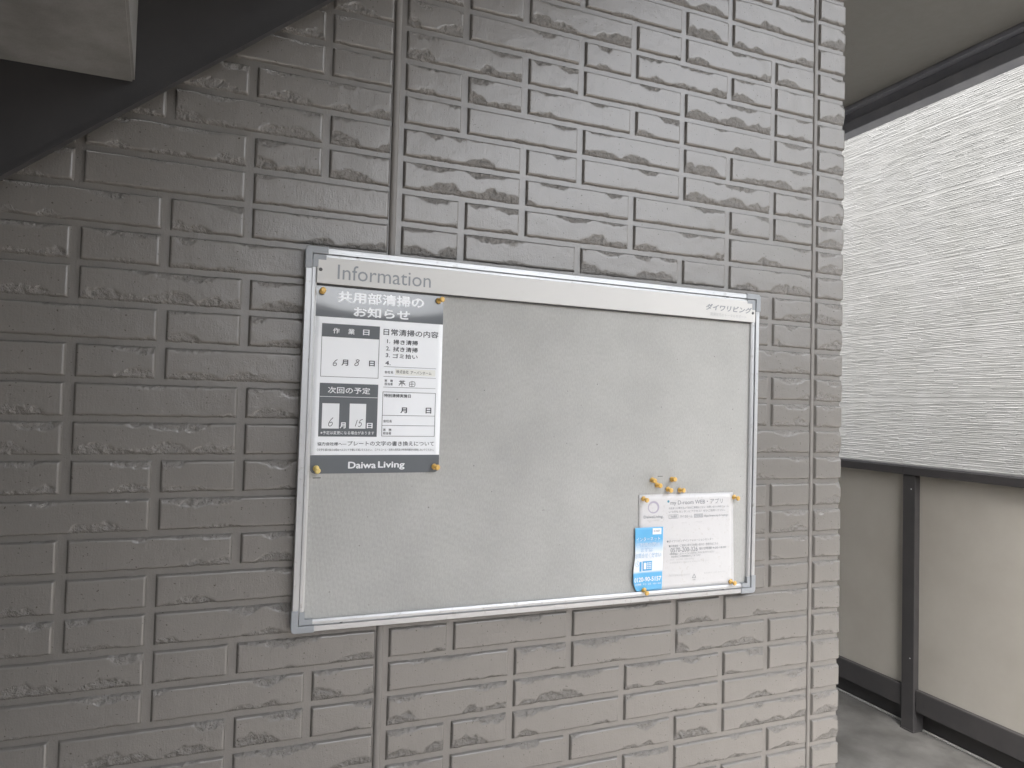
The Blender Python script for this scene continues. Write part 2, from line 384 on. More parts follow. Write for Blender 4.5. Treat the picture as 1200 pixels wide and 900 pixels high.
# upright joints found in each row of the wall (column numbers; one column is half a brick)
J = {-4: [-4, -2, -1, 2, 4, 5, 7], -3: [-3, -1, 1, 3, 4, 6], -2: [-4, -3, -1, 2, 3, 5, 6], -1: [-4, -2, 1, 2, 4, 5, 7],
     0: [-3, -1, 1, 3, 4, 6, 7], 1: [-4, -2, -1, 2, 3, 5, 7], 2: [-4, -3, -1, 1, 2, 4, 5, 7], 3: [-4, -2, 1, 3, 5, 6],
     4: [-3, -1, 2, 3, 5, 7], 5: [-4, -2, -1, 2, 4, 6, 7], 6: [-4, -2, 1, 2, 4, 6], 7: [-3, -2, 1, 3, 5, 6],
     8: [-4, -3, -1, 2, 4, 5, 7], 9: [-4, -2, 1, 3, 5, 7], 10: [-3, -2, 2, 3, 5, 6], 11: [-4, -3, -1, 1, 3, 4, 6, 7],
     12: [-4, -2, 2, 4, 5, 7], 13: [-4, -2, -1, 1, 3, 5, 6], 14: [-4, -3, -2, 2, 4, 6], 15: [-3, -1, 1, 2, 4, 5, 7],
     16: [-4, -2, 2, 3, 5, 7], 17: [-4, -3, -1, 1, 3, 4, 6, 7], 18: [-4, -3, -1, 2, 4, 6, 7], 19: [-3, -2, 1, 3, 5, 6],
     20: [-3, -1, 2, 3, 5, 7], 21: [-4, -2, -1, 2, 4, 6, 7], 22: [-4, -2, 1, 2, 4, 6], 23: [-3, -1, 1, 3, 5, 6],
     24: [-4, -3, -1, 2, 4, 5, 7], 25: [-4, -2, 1, 3, 4, 6, 7]}
GAPX, GAPZ = .0115, .0086
HB = Bp - GAPZ
def colx(k, side):
    """x of the brick end at joint k; side +1 = brick begins there, -1 = brick ends there"""
    if k == 0: return .0115 if side > 0 else -.0110
    if k == 8: return 8.0 * A + (.0100 if side > 0 else -.0045)
    off = {1: .0025, 2: .002, 3: .0014, -1: -.0013}.get(k, 0)
    return k * A + off + side * GAPX / 2
lib = {}
def get(W, seed, corner=False):
    key = (round(W, 3), seed, corner)
    if key not in lib: lib[key] = brick_mesh(W, HB, hash(key) % 99991 if False else int(W * 1e5) % 9973 + seed * 131 + (7 if corner else 0), 1.0, corner)
    return lib[key]
rr = random.Random(11)
last = {}
for r in range(-4, 26):
    js = [-5] + J[r] + [0, 8]; js = sorted(set(js))
    for k0, k1 in zip(js[:-1], js[1:]):
        # hidden completely behind the notice board
        if r in range(9, 18) and k0 >= 0 and k1 <= 6: 
            continue
        x0, x1 = colx(k0, 1), colx(k1, -1)
        s = rr.randrange(16)
        while last.get((r - 1, k0)) == s: s = rr.randrange(16)
        last[(r, k0)] = s
        o = link('brick', get(x1 - x0, s), None, wall)
        o.location = ((x0 + x1) / 2, 0, ZO - (r + .5) * Bp)
    x0, x1 = colx(8, 1), XE + .0009
    o = link('brick', get(x1 - x0, rr.randrange(12), True), None, wall); o.location = ((x0 + x1) / 2, 0, ZO - (r + .5) * Bp - .001)
# the rest of the wall, out of the frame or behind the board, as one simpler mesh
def far_bricks():
    V = []; F = []
    def put(x0, x1, z0, z1):
        n = len(V); b = .0024
        V.extend([(x0, .0005, z0), (x1, .0005, z0), (x1, .0005, z1), (x0, .0005, z1), (x0 + b, -H0, z0 + b), (x1 - b, -H0, z0 + b), (x1 - b, -H0, z1 - b), (x0 + b, -H0, z1 - b)])
        F.extend([(n + 4, n + 5, n + 6, n + 7), (n, n + 1, n + 5, n + 4), (n + 1, n + 2, n + 6, n + 5), (n + 2, n + 3, n + 7, n + 6), (n + 3, n, n + 4, n + 7)])
    for r in range(-30, 37):
        z1 = ZO - r * Bp - GAPZ / 2; z0 = z1 - HB
        if -4 <= r < 26: ks = [-22, -20, -18, -16, -15, -13, -11, -9, -8, -6, -5] if r % 2 else [-22, -21, -19, -17, -15, -14, -12, -10, -8, -7, -5]
        else: ks = [-22, -20, -18, -16, -15, -13, -11, -9, -8, -6, -5, -3, -2, 0, 2, 3, 5, 6, 8] if r % 2 else [-22, -21, -19, -17, -15, -14, -12, -10, -8, -7, -4, -2, -1, 0, 1, 3, 4, 6, 8]
        for a, b in zip(ks[:-1], ks[1:]): put(colx(a, 1), colx(b, -1), z0, z1)
        if 9 <= r < 18:
            kk = [k for k in sorted(set([0, 8] + J[r]))]
            for a, b in zip(kk[:-1], kk[1:]):
                if a >= 0 and b <= 6: put(colx(a, 1), colx(b, -1), z0, z1)
        if not -4 <= r < 26:
            x0 = colx(8, 1); put(x0, XE - .0005, z0, z1)
    me = bpy.data.meshes.new('brick_courses'); me.from_pydata(V, [], F); me.update()
    o = link('brick_courses', me, PAINT, wall); o['kind'] = 'stuff'
far_bricks()
# sealed joints: a rounded bead of sealant standing in the groove
def bead(x, w, d, name='sealant_joint'):
    P = []; n = 8
    for i in range(n + 1):
        t = math.pi * i / n; P.append((x - w / 2 * math.cos(t), .0005 - d * math.sin(t) ** .6))
    MB().prism(P, 'z', .0, 3.9).build(name, M_SEAL, wall)
bead(-.0035, .0115, .0058); bead(8.0 * A + .0015, .0085, .0040)

# ------------------------------------------------------------------ stair above left
st = empty('outdoor_stair', (-.4, -.5, 0), 'dark steel stair with concrete treads rising past the top left corner of the wall', 'stair')
def sz(x): return ZO + .0287 + .823 * x
xa, xb = -2.45, 1.7
def plate(y0, y1, up):
    m = MB(); V = []
    for x in (xa, xb):
        for y in (y0, y1): V += [(x, y, sz(x)), (x, y, sz(x) + up)]
    return m.add(V, [(0, 1, 3, 2), (4, 6, 7, 5), (0, 4, 5, 1), (2, 3, 7, 6), (0, 2, 6, 4), (1, 5, 7, 3)])
plate(-.060, -.048, .42).build('stringer', M_STRING, st)
plate(-.0618, -.0602, .005).build('stringer_lip', M_STRING, st)
plate(-1.34, -1.30, .42).build('stringer', M_STRING, st)
def tread(xr, zb, skew):
    import bmesh
    bm = bmesh.new(); xl = xr - .30; h = .205
    pts = [(xl, -.0605), (xr, -.0605), (xr + skew, -1.299), (xl + skew, -1.299)]
    lo = [bm.verts.new((x, y, zb)) for x, y in pts]; hi = [bm.verts.new((x, y, zb + h)) for x, y in pts]
    bm.faces.new(lo[::-1]); bm.faces.new(hi)
    for i in range(4): bm.faces.new((lo[i], lo[(i + 1) % 4], hi[(i + 1) % 4], hi[i]))
    bmesh.ops.recalc_face_normals(bm, faces=bm.faces[:])
    bmesh.ops.bevel(bm, geom=bm.edges[:], offset=.003, segments=2, affect='EDGES')
    me = bpy.data.meshes.new('tread'); bm.to_mesh(me); bm.free(); link('tread', me, M_TREAD, st)
for k in range(-7, 7):
    tread(-.3797 + .252 * k, ZO - .2535 + .2074 * k, .126)

# ------------------------------------------------------------------ notice board
TB = .0050                                   # the board hangs a third of a degree out of level
XL, XR, ZT, ZB = -.1425, .7460, ZO - .4490, ZO - 1.0480
board = empty('notice_board', ((XL + XR) / 2, 0, (ZT + ZB) / 2), 'aluminium framed notice board with grey cloth and a cream header reading Information', 'notice board')
bc = Vector(((XL + XR) / 2, 0, (ZT + ZB) / 2)); RB = Matrix.Rotation(TB, 3, 'Y')
def tilt(o):
    o.data.transform(Matrix.Translation(bc) @ RB.to_4x4() @ Matrix.Translation(-bc)); return o
FW = .0180
tilt(MB().box(XL + .004, XR - .004, -.0118, -.004, ZB + .004, ZT - .004).build('backing_board', M_CAP, board))
tilt(MB().box(XL + FW - .001, XR - FW + .001, -.0140, -.0120, ZB + FW - .001, ZT - FW + .001).build('pin_surface', M_FAB, board))
# frame profile: (distance in from the outer edge, depth)
PR = [(0, -.006), (0, -.0205), (.0010, -.0220), (.0088, -.0220), (.0092, -.0170), (.0108, -.0170), (.0112, -.0205), (.0150, -.0205), (.0180, -.0185), (.0180, -.0135), (.0150, -.0125), (.0150, -.006)]
CAPL = .034
def rail(side):
    m = MB()
    if side in 'tb':
        pf = [(y, (ZT - d) if side == 't' else (ZB + d)) for d, y in PR]
        m.prism([(p, q) for p, q in pf], 'x', XL + CAPL * .55, XR - CAPL * .55)
        return tilt(m.build('frame_rail', ALU_H, board))
    pf = [((XL + d) if side == 'l' else (XR - d), y) for d, y in PR]
    m.prism(pf, 'z', ZB + CAPL * .55, ZT - CAPL * .55)
    return tilt(m.build('frame_rail', ALU_V, board))
for s in 'tblr': rail(s)
def corner_cap(sx, sz_):
    """moulded L-shaped corner piece, rounded outside"""
    cx = XL if sx < 0 else XR; cz = ZT if sz_ > 0 else ZB
    def P(u, v, y): return (cx - sx * u, y, cz - sz_ * v)
    m = MB(); o = -.0010; r = .007; Lc = CAPL
    out = [(o, Lc)] + [(o + r - r * math.cos(t), o + r - r * math.sin(t)) for t in [i * math.pi / 2 / 6 for i in range(7)]] + [(Lc, o)]
    inn = [(Lc, .0098), (.0098, .0098), (.0098, Lc)]
    pol = out + inn; n = len(pol)
    V = [P(u, v, -.0235) for u, v in pol] + [P(u, v, -.004) for u, v in pol]
    m.add(V, [tuple(range(n)), tuple(range(n, 2 * n))[::-1]] + [(i, n + i, n + (i + 1) % n, (i + 1) % n) for i in range(n)])
    b = m.build('corner_cap', M_CAP, board)
    m = MB(); pol = [(.0110, Lc - .003), (.0110, .0110), (Lc - .003, .0110), (Lc - .003, .0190), (.0190, .0190), (.0190, Lc - .003)]; n = 6
    V = [P(u, v, -.0217) for u, v in pol] + [P(u, v, -.0130) for u, v in pol]
    m.add(V, [tuple(range(n)), tuple(range(n, 2 * n))[::-1]] + [(i, n + i, n + (i + 1) % n, (i + 1) % n) for i in range(n)])
    i2 = m.build('cap_inner_step', M_CAP, b); tilt(b); tilt(i2)
    bv = b.modifiers.new('bevel', 'BEVEL'); bv.width = .0012; bv.segments = 2; bv.limit_method = 'ANGLE'
for sx in (-1, 1):
    for s2 in (1, -1): corner_cap(sx, s2)
HX0, HX1, HZ0, HZ1 = XL + .0175, XR - .0105, ZO - .5050, ZO - .4635
head = tilt(MB().box(HX0, HX1, -.0215, -.0145, HZ0, HZ1, .0006).build('header_plate', M_HEAD, board))
tilt(MB().box(HX0, HX1 - .003, -.0190, -.0145, HZ0 - .0022, HZ0 - .0002).build('header_seam', M_GROOVE, board))
def screw(x, z, y, r=.0029):
    o = tilt(MB().lathe((x, y, z), (0, -1, 0), [(-.003, r), (0, r), (.0010, r * .8), (.0012, r * .45), (.0006, r * .3)], 16).build('screw', M_SCREW, board))
for x, z, y in ((-.0628, -.4562, -.0190), (-.1195, -.4835, -.0215), (.668, -.4588, -.0190), (.7290, -.4866, -.0215), (-.067, -1.0368, -.0185), (.6713, -1.0360, -.0185)): screw(x, ZO + z, y)

# ------------------------------------------------------------------ printed matter
def text_mesh(body, bold=0.0, shear=0.0, space=1.0):
    c = bpy.data.curves.new('lettering', 'FONT'); c.body = body; c.size = 1; c.resolution_u = 3; c.offset = bold; c.shear = shear; c.space_character = space
    t = bpy.data.objects.new('lettering', c); COL.objects.link(t)
    dg = bpy.context.evaluated_depsgraph_get(); me = bpy.data.meshes.new_from_object(t.evaluated_get(dg))
    bpy.data.objects.remove(t); bpy.data.curves.remove(c)
    me.materials.clear(); return me
class Sheet:
    """a sheet pinned to the board; printed pieces are given in mm from its top left corner"""
    def __init__(s, x0, z0, y, parent, bend=None): s.x0, s.z0, s.y, s.p, s.bend = x0, z0, y, parent, bend or (lambda u, v: 0)
    def W(s, u, v, lift): return (s.x0 + u / 1000, s.y - s.bend(u, v) - lift, s.z0 + v / 1000)
    def text(s, body, u0, v0, u1, v1, mt, bold=0.0, shear=0.0, lift=.0004, name='lettering', space=1.0, keep=False):
        me = text_mesh(body, 0, shear, space); n = len(me.vertices)
        if not n: return None
        co = np.empty(n * 3, np.float32); me.vertices.foreach_get('co', co); co = co.reshape(-1, 3)
        fc = [tuple(p.vertices) for p in me.polygons]; bpy.data.meshes.remove(me)
        mn, mx = co.min(0), co.max(0); sc = (u1 - u0) / max(1e-6, mx[0] - mn[0] + 2 * bold); sv = (v1 - v0) / max(1e-6, mx[1] - mn[1] + 2 * bold)
        sh = [(0, 0)] if bold <= 0 else [(-bold, 0), (bold, 0), (0, -bold), (0, bold)]
        V = []; F = []
        for k, (dx, dy) in enumerate(sh):
            V += [s.W(u0 + (c[0] - mn[0] + bold + dx) * sc, v0 + (c[1] - mn[1] + bold + dy) * sv, lift + k * .00001) for c in co]
            F += [tuple(k * n + i for i in f) for f in fc]
        me = bpy.data.meshes.new(name); me.from_pydata(V, [], F); me.update()
        return link(name, me, mt, s.p)
    def rect(s, u0, v0, u1, v1, mt, lift=.0002, name='printed_block', n=6):
        V = []; F = []; nx = max(1, int(abs(u1 - u0) / 8)); nz = max(1, int(abs(v1 - v0) / 8))
        for i in range(nx + 1):
            for j in range(nz + 1): V.append(s.W(u0 + (u1 - u0) * i / nx, v0 + (v1 - v0) * j / nz, lift))
        for i in range(nx):
            for j in range(nz): a = i * (nz + 1) + j; F.append((a, a + nz + 1, a + nz + 2, a + 1))
        me = bpy.data.meshes.new(name); me.from_pydata(V, [], F); me.polygons.foreach_set('use_smooth', [True] * len(F)); me.update(); return link(name, me, mt, s.p)
    def frame(s, u0, v0, u1, v1, t, mt, lift=.0003, name='printed_box'):
        b = MB()
        for a in ((u0, v0, u1, v0 - t), (u0, v1 + t, u1, v1), (u0, v0 - t, u0 + t, v1 + t), (u1 - t, v0 - t, u1, v1 + t)):
            b.add([s.W(a[0], a[1], lift), s.W(a[2], a[1], lift), s.W(a[2], a[3], lift), s.W(a[0], a[3], lift)], [(0, 1, 2, 3)])
        return b.build(name, mt, s.p)
    def stroke(s, lines, wd, mt, name='handwriting', lift=.0005):
        V = []; F = []
        for pts in lines:
            P = []                                    # smooth the polyline
            for i in range(len(pts) - 1):
                p0 = pts[max(0, i - 1)]; p1 = pts[i]; p2 = pts[i + 1]; p3 = pts[min(len(pts) - 1, i + 2)]
                for k in range(5):
                    t = k / 5; P.append(tuple(.5 * ((2 * p1[a]) + (-p0[a] + p2[a]) * t + (2 * p0[a] - 5 * p1[a] + 4 * p2[a] - p3[a]) * t * t + (-p0[a] + 3 * p1[a] - 3 * p2[a] + p3[a]) * t ** 3) for a in (0, 1)))
            P.append(pts[-1]); n = len(V)
            for i, (a, b) in enumerate(P):
                q = P[min(i + 1, len(P) - 1)]; o = P[max(i - 1, 0)]; dx, dy = q[0] - o[0], q[1] - o[1]; l = math.hypot(dx, dy) or 1
                V.append(s.W(a - dy / l * wd / 2, b + dx / l * wd / 2, lift)); V.append(s.W(a + dy / l * wd / 2, b - dx / l * wd / 2, lift))
            F += [(n + 2 * i, n + 2 * i + 2, n + 2 * i + 3, n + 2 * i + 1) for i in range(len(P) - 1)]
        me = bpy.data.meshes.new(name); me.from_pydata(V, [], F); me.update(); return link(name, me, mt, s.p)

# header lettering (direct on the plate)
hs_ = Sheet(0, ZO, -.0216, head)
t = hs_.text('Information', -93.5, -496.6, 58.2, -472.9, M_HGREY, .0, lift=.0002); tilt(t)
t = hs_.text('ダイワリビング', 613.5, -488.6, 726.0, -476.0, M_HGREY, .030, .18, lift=.0002, name='company_lettering'); tilt(t)
t = hs_.text('賃貸住宅のトータルサポート', 624, -499.4, 712, -492.8, M_HGREY2, 0.0, lift=.0002, name='company_lettering'); tilt(t)

# --- cleaning notice
def bend1(u, v):
    q = min(1, max(0, -v / 110)); return (.0006 + .0011 * math.sin(math.pi * min(1, max(0, u / 208)))) * math.sin(math.pi * q) ** 1.0 + .0005 * math.sin(math.pi * min(1, max(0, -v / 297)))
poster = empty('cleaning_notice', (-.02, -.0148, ZO - .654), 'white plastic cleaning notice with slate grey bands and Japanese text, pinned top left', 'notice')
ps = Sheet(-.1238, ZO - .5055, -.0148, poster, bend1)
def sheet_mesh(S, u0, u1, v0, v1, thick, mt, name, rad=0, n=(26, 36), keep=None):
    nx, nz = n; V = []; F = []
    for layer in (0, 1):
        for i in range(nx + 1):
            for j in range(nz + 1):
                u = u0 + (u1 - u0) * i / nx; v = v0 + (v1 - v0) * j / nz
                if rad and v < v1 + rad:                    # rounded bottom corners
                    d = rad - math.sqrt(max(0, rad * rad - (v1 + rad - v) ** 2)); u = u0 + d + (u1 - u0 - 2 * d) * i / nx
                if keep: u, v = keep(u, v)
                x, y, z = S.W(u, v, 0); V.append((x, y + layer * thick, z))
    m = (nx + 1) * (nz + 1)
    for i in range(nx):
        for j in range(nz):
            a = i * (nz + 1) + j; F.append((a, a + nz + 1, a + nz + 2, a + 1)); F.append((m + a, m + a + 1, m + a + nz + 2, m + a + nz + 1))
    for i in range(nx):
        for j in (0, nz): a = i * (nz + 1) + j; F.append((a, a + nz + 1, m + a + nz + 1, m + a))
    for j in range(nz):
        for i in (0, nx): a = i * (nz + 1) + j; F.append((a, a + 1, m + a + 1, m + a))
    b = MB().add(V, F, True); return b.build(name, mt, S.p)
sheet_mesh(ps, 0, 207.8, 0, -296.8, .0006, M_POST, 'sheet', 8)
ps.rect(0, 0, 207.8, -49.2, M_PGREY, .0002, 'top_band')
o = ps.rect(0, -267.8, 207.8, -290.0, M_PGREY, .0002, 'bottom_band')
b = MB(); nn = 9; V = []
for j in range(nn):
    v = -290.0 - 6.8 * j / (nn - 1); d = 0 if v > -288.8 else 8 - math.sqrt(max(0, 64 - (-288.8 - v) ** 2)); V += [ps.W(d, v, .0002), ps.W(207.8 - d, v, .0002)]
b.add(V, [(2 * j, 2 * j + 1, 2 * j + 3, 2 * j + 2) for j in range(nn - 1)]); b.build('bottom_band', M_PGREY, poster)
T = ps.text
T('共用部清掃の', 33.6, -24.6, 174, -6.2, M_PWHITE, .028)
T('お知らせ', 59, -46.2, 151, -29.6, M_PWHITE, .028)
ps.frame(10.9, -59.6, 102, -144.0, .7, M_PDARK); ps.rect(10.9, -59.6, 102, -80.6, M_PGREY, .0004)
for ch, u in (('作', 28), ('業', 51.5), ('日', 75)): T(ch, u, -75.0, u + 10.3, -66.0, M_PWHITE, .02, lift=.0006)
T('月', 42.9, -125.4, 53.3, -115.8, M_PDARK, .022); T('日', 86.5, -124.7, 95.7, -115.6, M_PDARK, .022)
ps.stroke([[(36.3, -116.2), (32.6, -119), (30.2, -122.6), (30.4, -125.4), (32.8, -126.2), (35.2, -124.2), (34.4, -121.8), (31.4, -122.4)]], .95, M_INK)
ps.stroke([[(71, -116.0), (67.5, -114.9), (65.8, -117), (68.5, -119.4), (69.6, -121.8), (67, -124.6), (63.8, -124.0), (64.6, -121.4), (69.0, -118.6), (70.8, -116.2)]], .95, M_INK)
T('日常清掃の内容', 108, -72.8, 200.4, -62.0, M_PDARK, .010)
T('1.', 114.4, -85.6, 119.5, -79.4, M_PDARK, .012); T('掃き清掃', 124.6, -87.0, 165.6, -79.2, M_PDARK, .012)
T('2.', 113.0, -97.6, 119.8, -91.0, M_PDARK, .012); T('拭き清掃', 124.6, -98.8, 165.8, -91.0, M_PDARK, .012)
T('3.', 113.0, -108.6, 119.8, -102.0, M_PDARK, .012); T('ゴミ拾い', 124.6, -109.8, 166, -102.2, M_PDARK, .012)
T('4.', 112.6, -121.4, 121.4, -114.6, M_PDARK, .012)
for v in (-123.8, -139.9, -157.2): ps.rect(110.4, v, 198.2, v - .5, M_PDARK, .0003, 'printed_line')
ps.rect(129, -126.6, 197, -137.2, M_TAPE, .0005, 'name_tape')
T('会社名', 112, -135.2, 126, -130.8, M_PDARK, .01); T('株式会社', 131.2, -134.4, 151.5, -128.8, M_PDARK, 0.0, lift=.0007); T('アーバンホーム', 155.0, -134.8, 190.2, -129.4, M_PDARK, 0.0, lift=.0007)
T('実　施', 112.4, -149.0, 126, -144.8, M_PDARK, .012); T('担当者', 112.4, -154.4, 126, -150.2, M_PDARK, .012)
ps.stroke([[(136, -147.6), (146.4, -147.0)], [(141.0, -144.8), (141.2, -155.6)], [(135.8, -151.4), (146.6, -150.6)], [(140.6, -148), (136.0, -154.6)], [(141.6, -148.4), (147, -153.6)], [(138, -145.2), (139, -149.6)], [(144.2, -145.0), (143.2, -149.8)]], .7, M_INK)
ps.stroke([[(154, -148), (153.4, -155)], [(154, -148), (162, -147.6), (162.2, -154.6), (153.6, -155)], [(157.8, -145.8), (157.8, -155)], [(154, -151.4), (162, -151)]], .65, M_INK)
ps.rect(10.6, -154.0, 102.4, -238.5, M_PGREY, .0003)
T('次回の予定', 23.2, -170.0, 89.6, -159.6, M_PWHITE, .012, lift=.0006); ps.rect(11.2, -175.0, 102, -175.7, M_PWHITE, .0005, 'printed_line')
ps.rect(15.4, -186, 41.9, -225.8, M_PWHITE, .0005, 'writing_space'); ps.rect(58, -185.7, 84, -225.5, M_PWHITE, .0005, 'writing_space')
T('月', 43.4, -225.4, 52.6, -215.8, M_PWHITE, .03, lift=.0006); T('日', 85.9, -225.0, 95.2, -216.2, M_PWHITE, .03, lift=.0006)
ps.stroke([[(32.6, -208.6), (29, -212.4), (26.2, -217.6), (26.4, -221.4), (29.4, -221.6), (31.8, -218.4), (30.6, -215.6), (27.4, -217.2)]], .95, M_INK, lift=.0008)
ps.stroke([[(70.6, -211.6), (67.6, -222.0)], [(75.2, -212.6), (73.6, -216.6), (76.6, -216.0), (77.2, -219.4), (74.4, -222.4), (72.2, -221.4)], [(75.0, -212.2), (79.2, -210.6)]], .95, M_INK, lift=.0008)
T('※予定は変更になる場合があります', 14, -235.2, 98.2, -229.6, M_PWHITE, .006, lift=.0006)
ps.frame(110, -165.0, 198.8, -237.6, .7, M_PDARK); ps.rect(110.6, -203.1, 198.3, -203.7, M_PDARK, .0003, 'printed_line'); ps.rect(110.6, -219.5, 198.3, -220.1, M_PDARK, .0003, 'printed_line')
T('特別清掃実施日', 112.4, -174.0, 156.6, -168.2, M_PDARK, .015)
T('月', 140, -199.3, 150.9, -190.0, M_PDARK, .022); T('日', 182.4, -199.2, 192.0, -189.6, M_PDARK, .022)
T('会社名', 112.2, -215.0, 126, -210.6, M_PDARK, .012); T('実　施', 112.3, -229.0, 126, -224.8, M_PDARK, .012); T('担当者', 112.3, -234.8, 126, -230.4, M_PDARK, .012)
T('協力会社様へ―', 9.9, -252.8, 54.8, -247.4, M_PDARK, .012); T('プレートの文字の書き換えについて', 56.6, -253.2, 198.4, -245.4, M_PDARK, .006)
T('○文字を書き換える際はベルコットで優しく拭いてください。', 9.5, -261.4, 96, -257.4, M_PDARK, 0.0); T('○アルコール・液剤の洗剤及び特殊研磨材を使用しないでください。', 100.2, -261.4, 198.4, -257.4, M_PDARK, 0.0)
T('Daiwa', 58.4, -289.4, 102.8, -278.4, M_PWHITE, .026, lift=.0005); T('Living', 106, -291.8, 149.8, -278.0, M_PWHITE, .026, lift=.0005)

# --- flyer
def bend2(u, v): return .0012 * math.sin(math.pi * min(1, max(0, u / 219))) * math.sin(math.pi * min(1, max(0, -v / 183))) + .0003
flyer = empty('information_flyer', (.586, -.0148, ZO - .94), 'white laminated flyer with faded grey print pinned in the lower right of the board', 'flyer')
fs_ = Sheet(.4755, ZO - .850, -.0148, flyer, bend2)
def keep2(u, v):
    k = -v / 182; return (u + k * (4.5 if u > 100 else 3.0) * (abs(u - 100) / 100) , v)
sheet_mesh(fs_, -1.2, 217.6, 0, -182.6, .0004, M_PAPER, 'sheet', 0, (22, 18), keep2)
T = fs_.text
b = MB(); V = []; F = []
for i in range(32):
    t = 2 * math.pi * i / 32; cu, cv = 31.6, -24.2; rw = 3.0 + 1.1 * math.sin(t + .8)
    V += [fs_.W(cu + 12.6 * math.cos(t), cv + 11.6 * math.sin(t), .0004), fs_.W(cu + (12.6 - rw) * math.cos(t), cv + (11.6 - rw) * math.sin(t), .0004)]
    j = (i + 1) % 32; F.append((2 * i, 2 * i + 1, 2 * j + 1, 2 * j))
b.add(V, F).build('ring_logo', M_RING, flyer)
T('DaiwaLiving.', 10.2, -46.2, 53.4, -39.6, M_FPRINT, .012); T('大和リビング株式会社', 17.2, -50.6, 45, -47.4, M_FPRINT2, 0.0)
b = MB().lathe(fs_.W(64.6, -14.2, .0003), (0, -1, 0), [(0, .0024), (.0001, .0024)], 14).build('printed_dot', M_FBLUE, flyer)
T('my D-room WEB・アプリ', 69.5, -23.0, 191.8, -11.4, M_FPRINT, -.004)
T('お住まいに関するよくあるご質問はこちら・お問い合わせ専用フォーム', 65.6, -29.4, 207.0, -25.2, M_FPRINT, 0.0)
T('いつでもカンタンにアクセス！ぜひご活用ください。', 65.8, -36.6, 198.2, -32.0, M_FPRINT, 0.0)
fs_.frame(65.8, -39.8, 87.2, -46.8, .6, M_FPRINT); T('Web検索', 69, -45.6, 84, -41.0, M_FPRINT, 0.0); T('マイ Dルーム', 91.4, -46.6, 119.8, -41.2, M_FPRINT, 0.0)
fs_.frame(124.2, -40.0, 144.5, -47.0, .6, M_FPRINT); fs_.rect(124.8, -40.6, 143.9, -46.4, M_FPRINT2); T('アクセス', 127, -45.6, 142, -41.2, M_FPRINT, 0.0); T('https://www.my-d-room.jp', 147.0, -47.8, 204.6, -42.2, M_FPRINT, 0.0)
T('WEBはこちら', 95, -57.4, 107, -54.8, M_FPRINT2, 0.0); T('アプリはこちら', 128, -56.8, 143, -54.2, M_FPRINT2, 0.0)
T('●ダイワリビングインフォメーションセンター', 62.2, -92.6, 170.4, -88.0, M_FPRINT, 0.0)
T('■入居者様・ご契約に関するお問い合わせ・手続きはこちら', 67.1, -101.8, 182.0, -97.2, M_FPRINT, 0.0)
T('0570-200-326', 71, -111.8, 133.3, -103.0, M_FPRINT, 0.0); T('受付時間 9:00-18:00', 136.4, -110.2, 201.8, -105.2, M_FPRINT, 0.0)
T('※携帯電話・スマートフォンの方はこちらにおかけください', 69.3, -117.0, 172.9, -112.8, M_FPRINT, 0.0); T('緊急時は二十四時間受付しております', 73, -122.0, 140.3, -118.2, M_FPRINT, 0.0)
T('水もれ・カギの紛失・設備の故障など', 69.5, -127.4, 127.2, -123.8, M_FPRINT2, 0.0); T('お部屋番号とお名前をお知らせください', 70, -133, 160, -130, M_FPRINT2, 0.0)
T('大和リビング株式会社　東日本支店', 68.4, -157.6, 117, -154.6, M_FPRINT2, 0.0); T('■ 管理番号・お問い合わせ担当', 150.5, -157.4, 201.0, -154.4, M_FPRINT2, 0.0)
b = MB()
for dx in (0,):
    a = [(126.6, -155.4), (121.6, -163.6), (131.6, -163.6)]; c = [(126.6, -157.4), (123.2, -162.8), (130.0, -162.8)]
    b.add([fs_.W(*p, .0004) for p in a + c], [(0, 1, 4, 3), (1, 2, 5, 4), (2, 0, 3, 5)])
b.build('triangle_mark', M_FPRINT, flyer); T('古紙', 123.4, -168.4, 130.0, -165.2, M_FPRINT, 0.0)

# --- blue leaflet, its left edge curling off the board
def bendL(u, v):
    a = max(0, min(1, (14 - u) / 26)); return .0016 + .004 * a * a * (.35 + .65 * min(1, max(0, -v / 90)))
leaf = empty('blue_leaflet', (.497, -.017, ZO - .97), 'small blue and white leaflet with a phone number, curling over the left flyer edge', 'leaflet')
ls = Sheet(.4755, ZO - .850, -.0148, leaf, lambda u, v: bendL(u, v + 62) + bend2(u, v))
def keep3(u, v):
    # lower left corner trimmed round by the curl
    e = max(0, (52 - u) / 62); t = min(1, max(0, (-v - 112) / 30)); k = max(0, (-v - 160) / 20.2)
    return (u - 3.6 * t * t * (3 - 2 * t) * e + (k ** 1.8) * 9.5 * e, v)
sheet_mesh(ls, -9.2, 52.6, -61.4, -180.2, .0003, M_LEAF, 'sheet', 0, (44, 30), keep3)
T = ls.text
ls.rect(29.4, -63.6, 48.6, -75.2, M_PWHITE, .0003, 'printed_block'); T('D-NET', 32, -70.4, 46, -67.0, M_FPRINT, .02, lift=.0005)
def outlined(body, u0, v0, u1, v1):
    T(body, u0, v0, u1, v1, M_BLUE, .035, lift=.0003); T(body, u0 + .5, v0 + .5, u1 - .5, v1 - .5, M_PWHITE, .0, lift=.0005)
outlined('インターネット', -7.0, -87.6, 46.6, -79.0); outlined('ご利用の際は', -6.0, -97.6, 46.2, -89.0); outlined('まずは', 5, -107.4, 30.6, -99.4); outlined('お問合せください', -7.6, -118.4, 48.6, -109.2)
ls.rect(8.6, -124.6, 29.2, -142.4, M_BLUE, .0003, 'phone_drawing'); ls.rect(1.8, -125.4, 6.4, -143.2, M_BLUE, .0003, 'phone_drawing'); ls.rect(11.2, -127.4, 16.8, -139.6, M_PWHITE, .0005, 'phone_drawing')
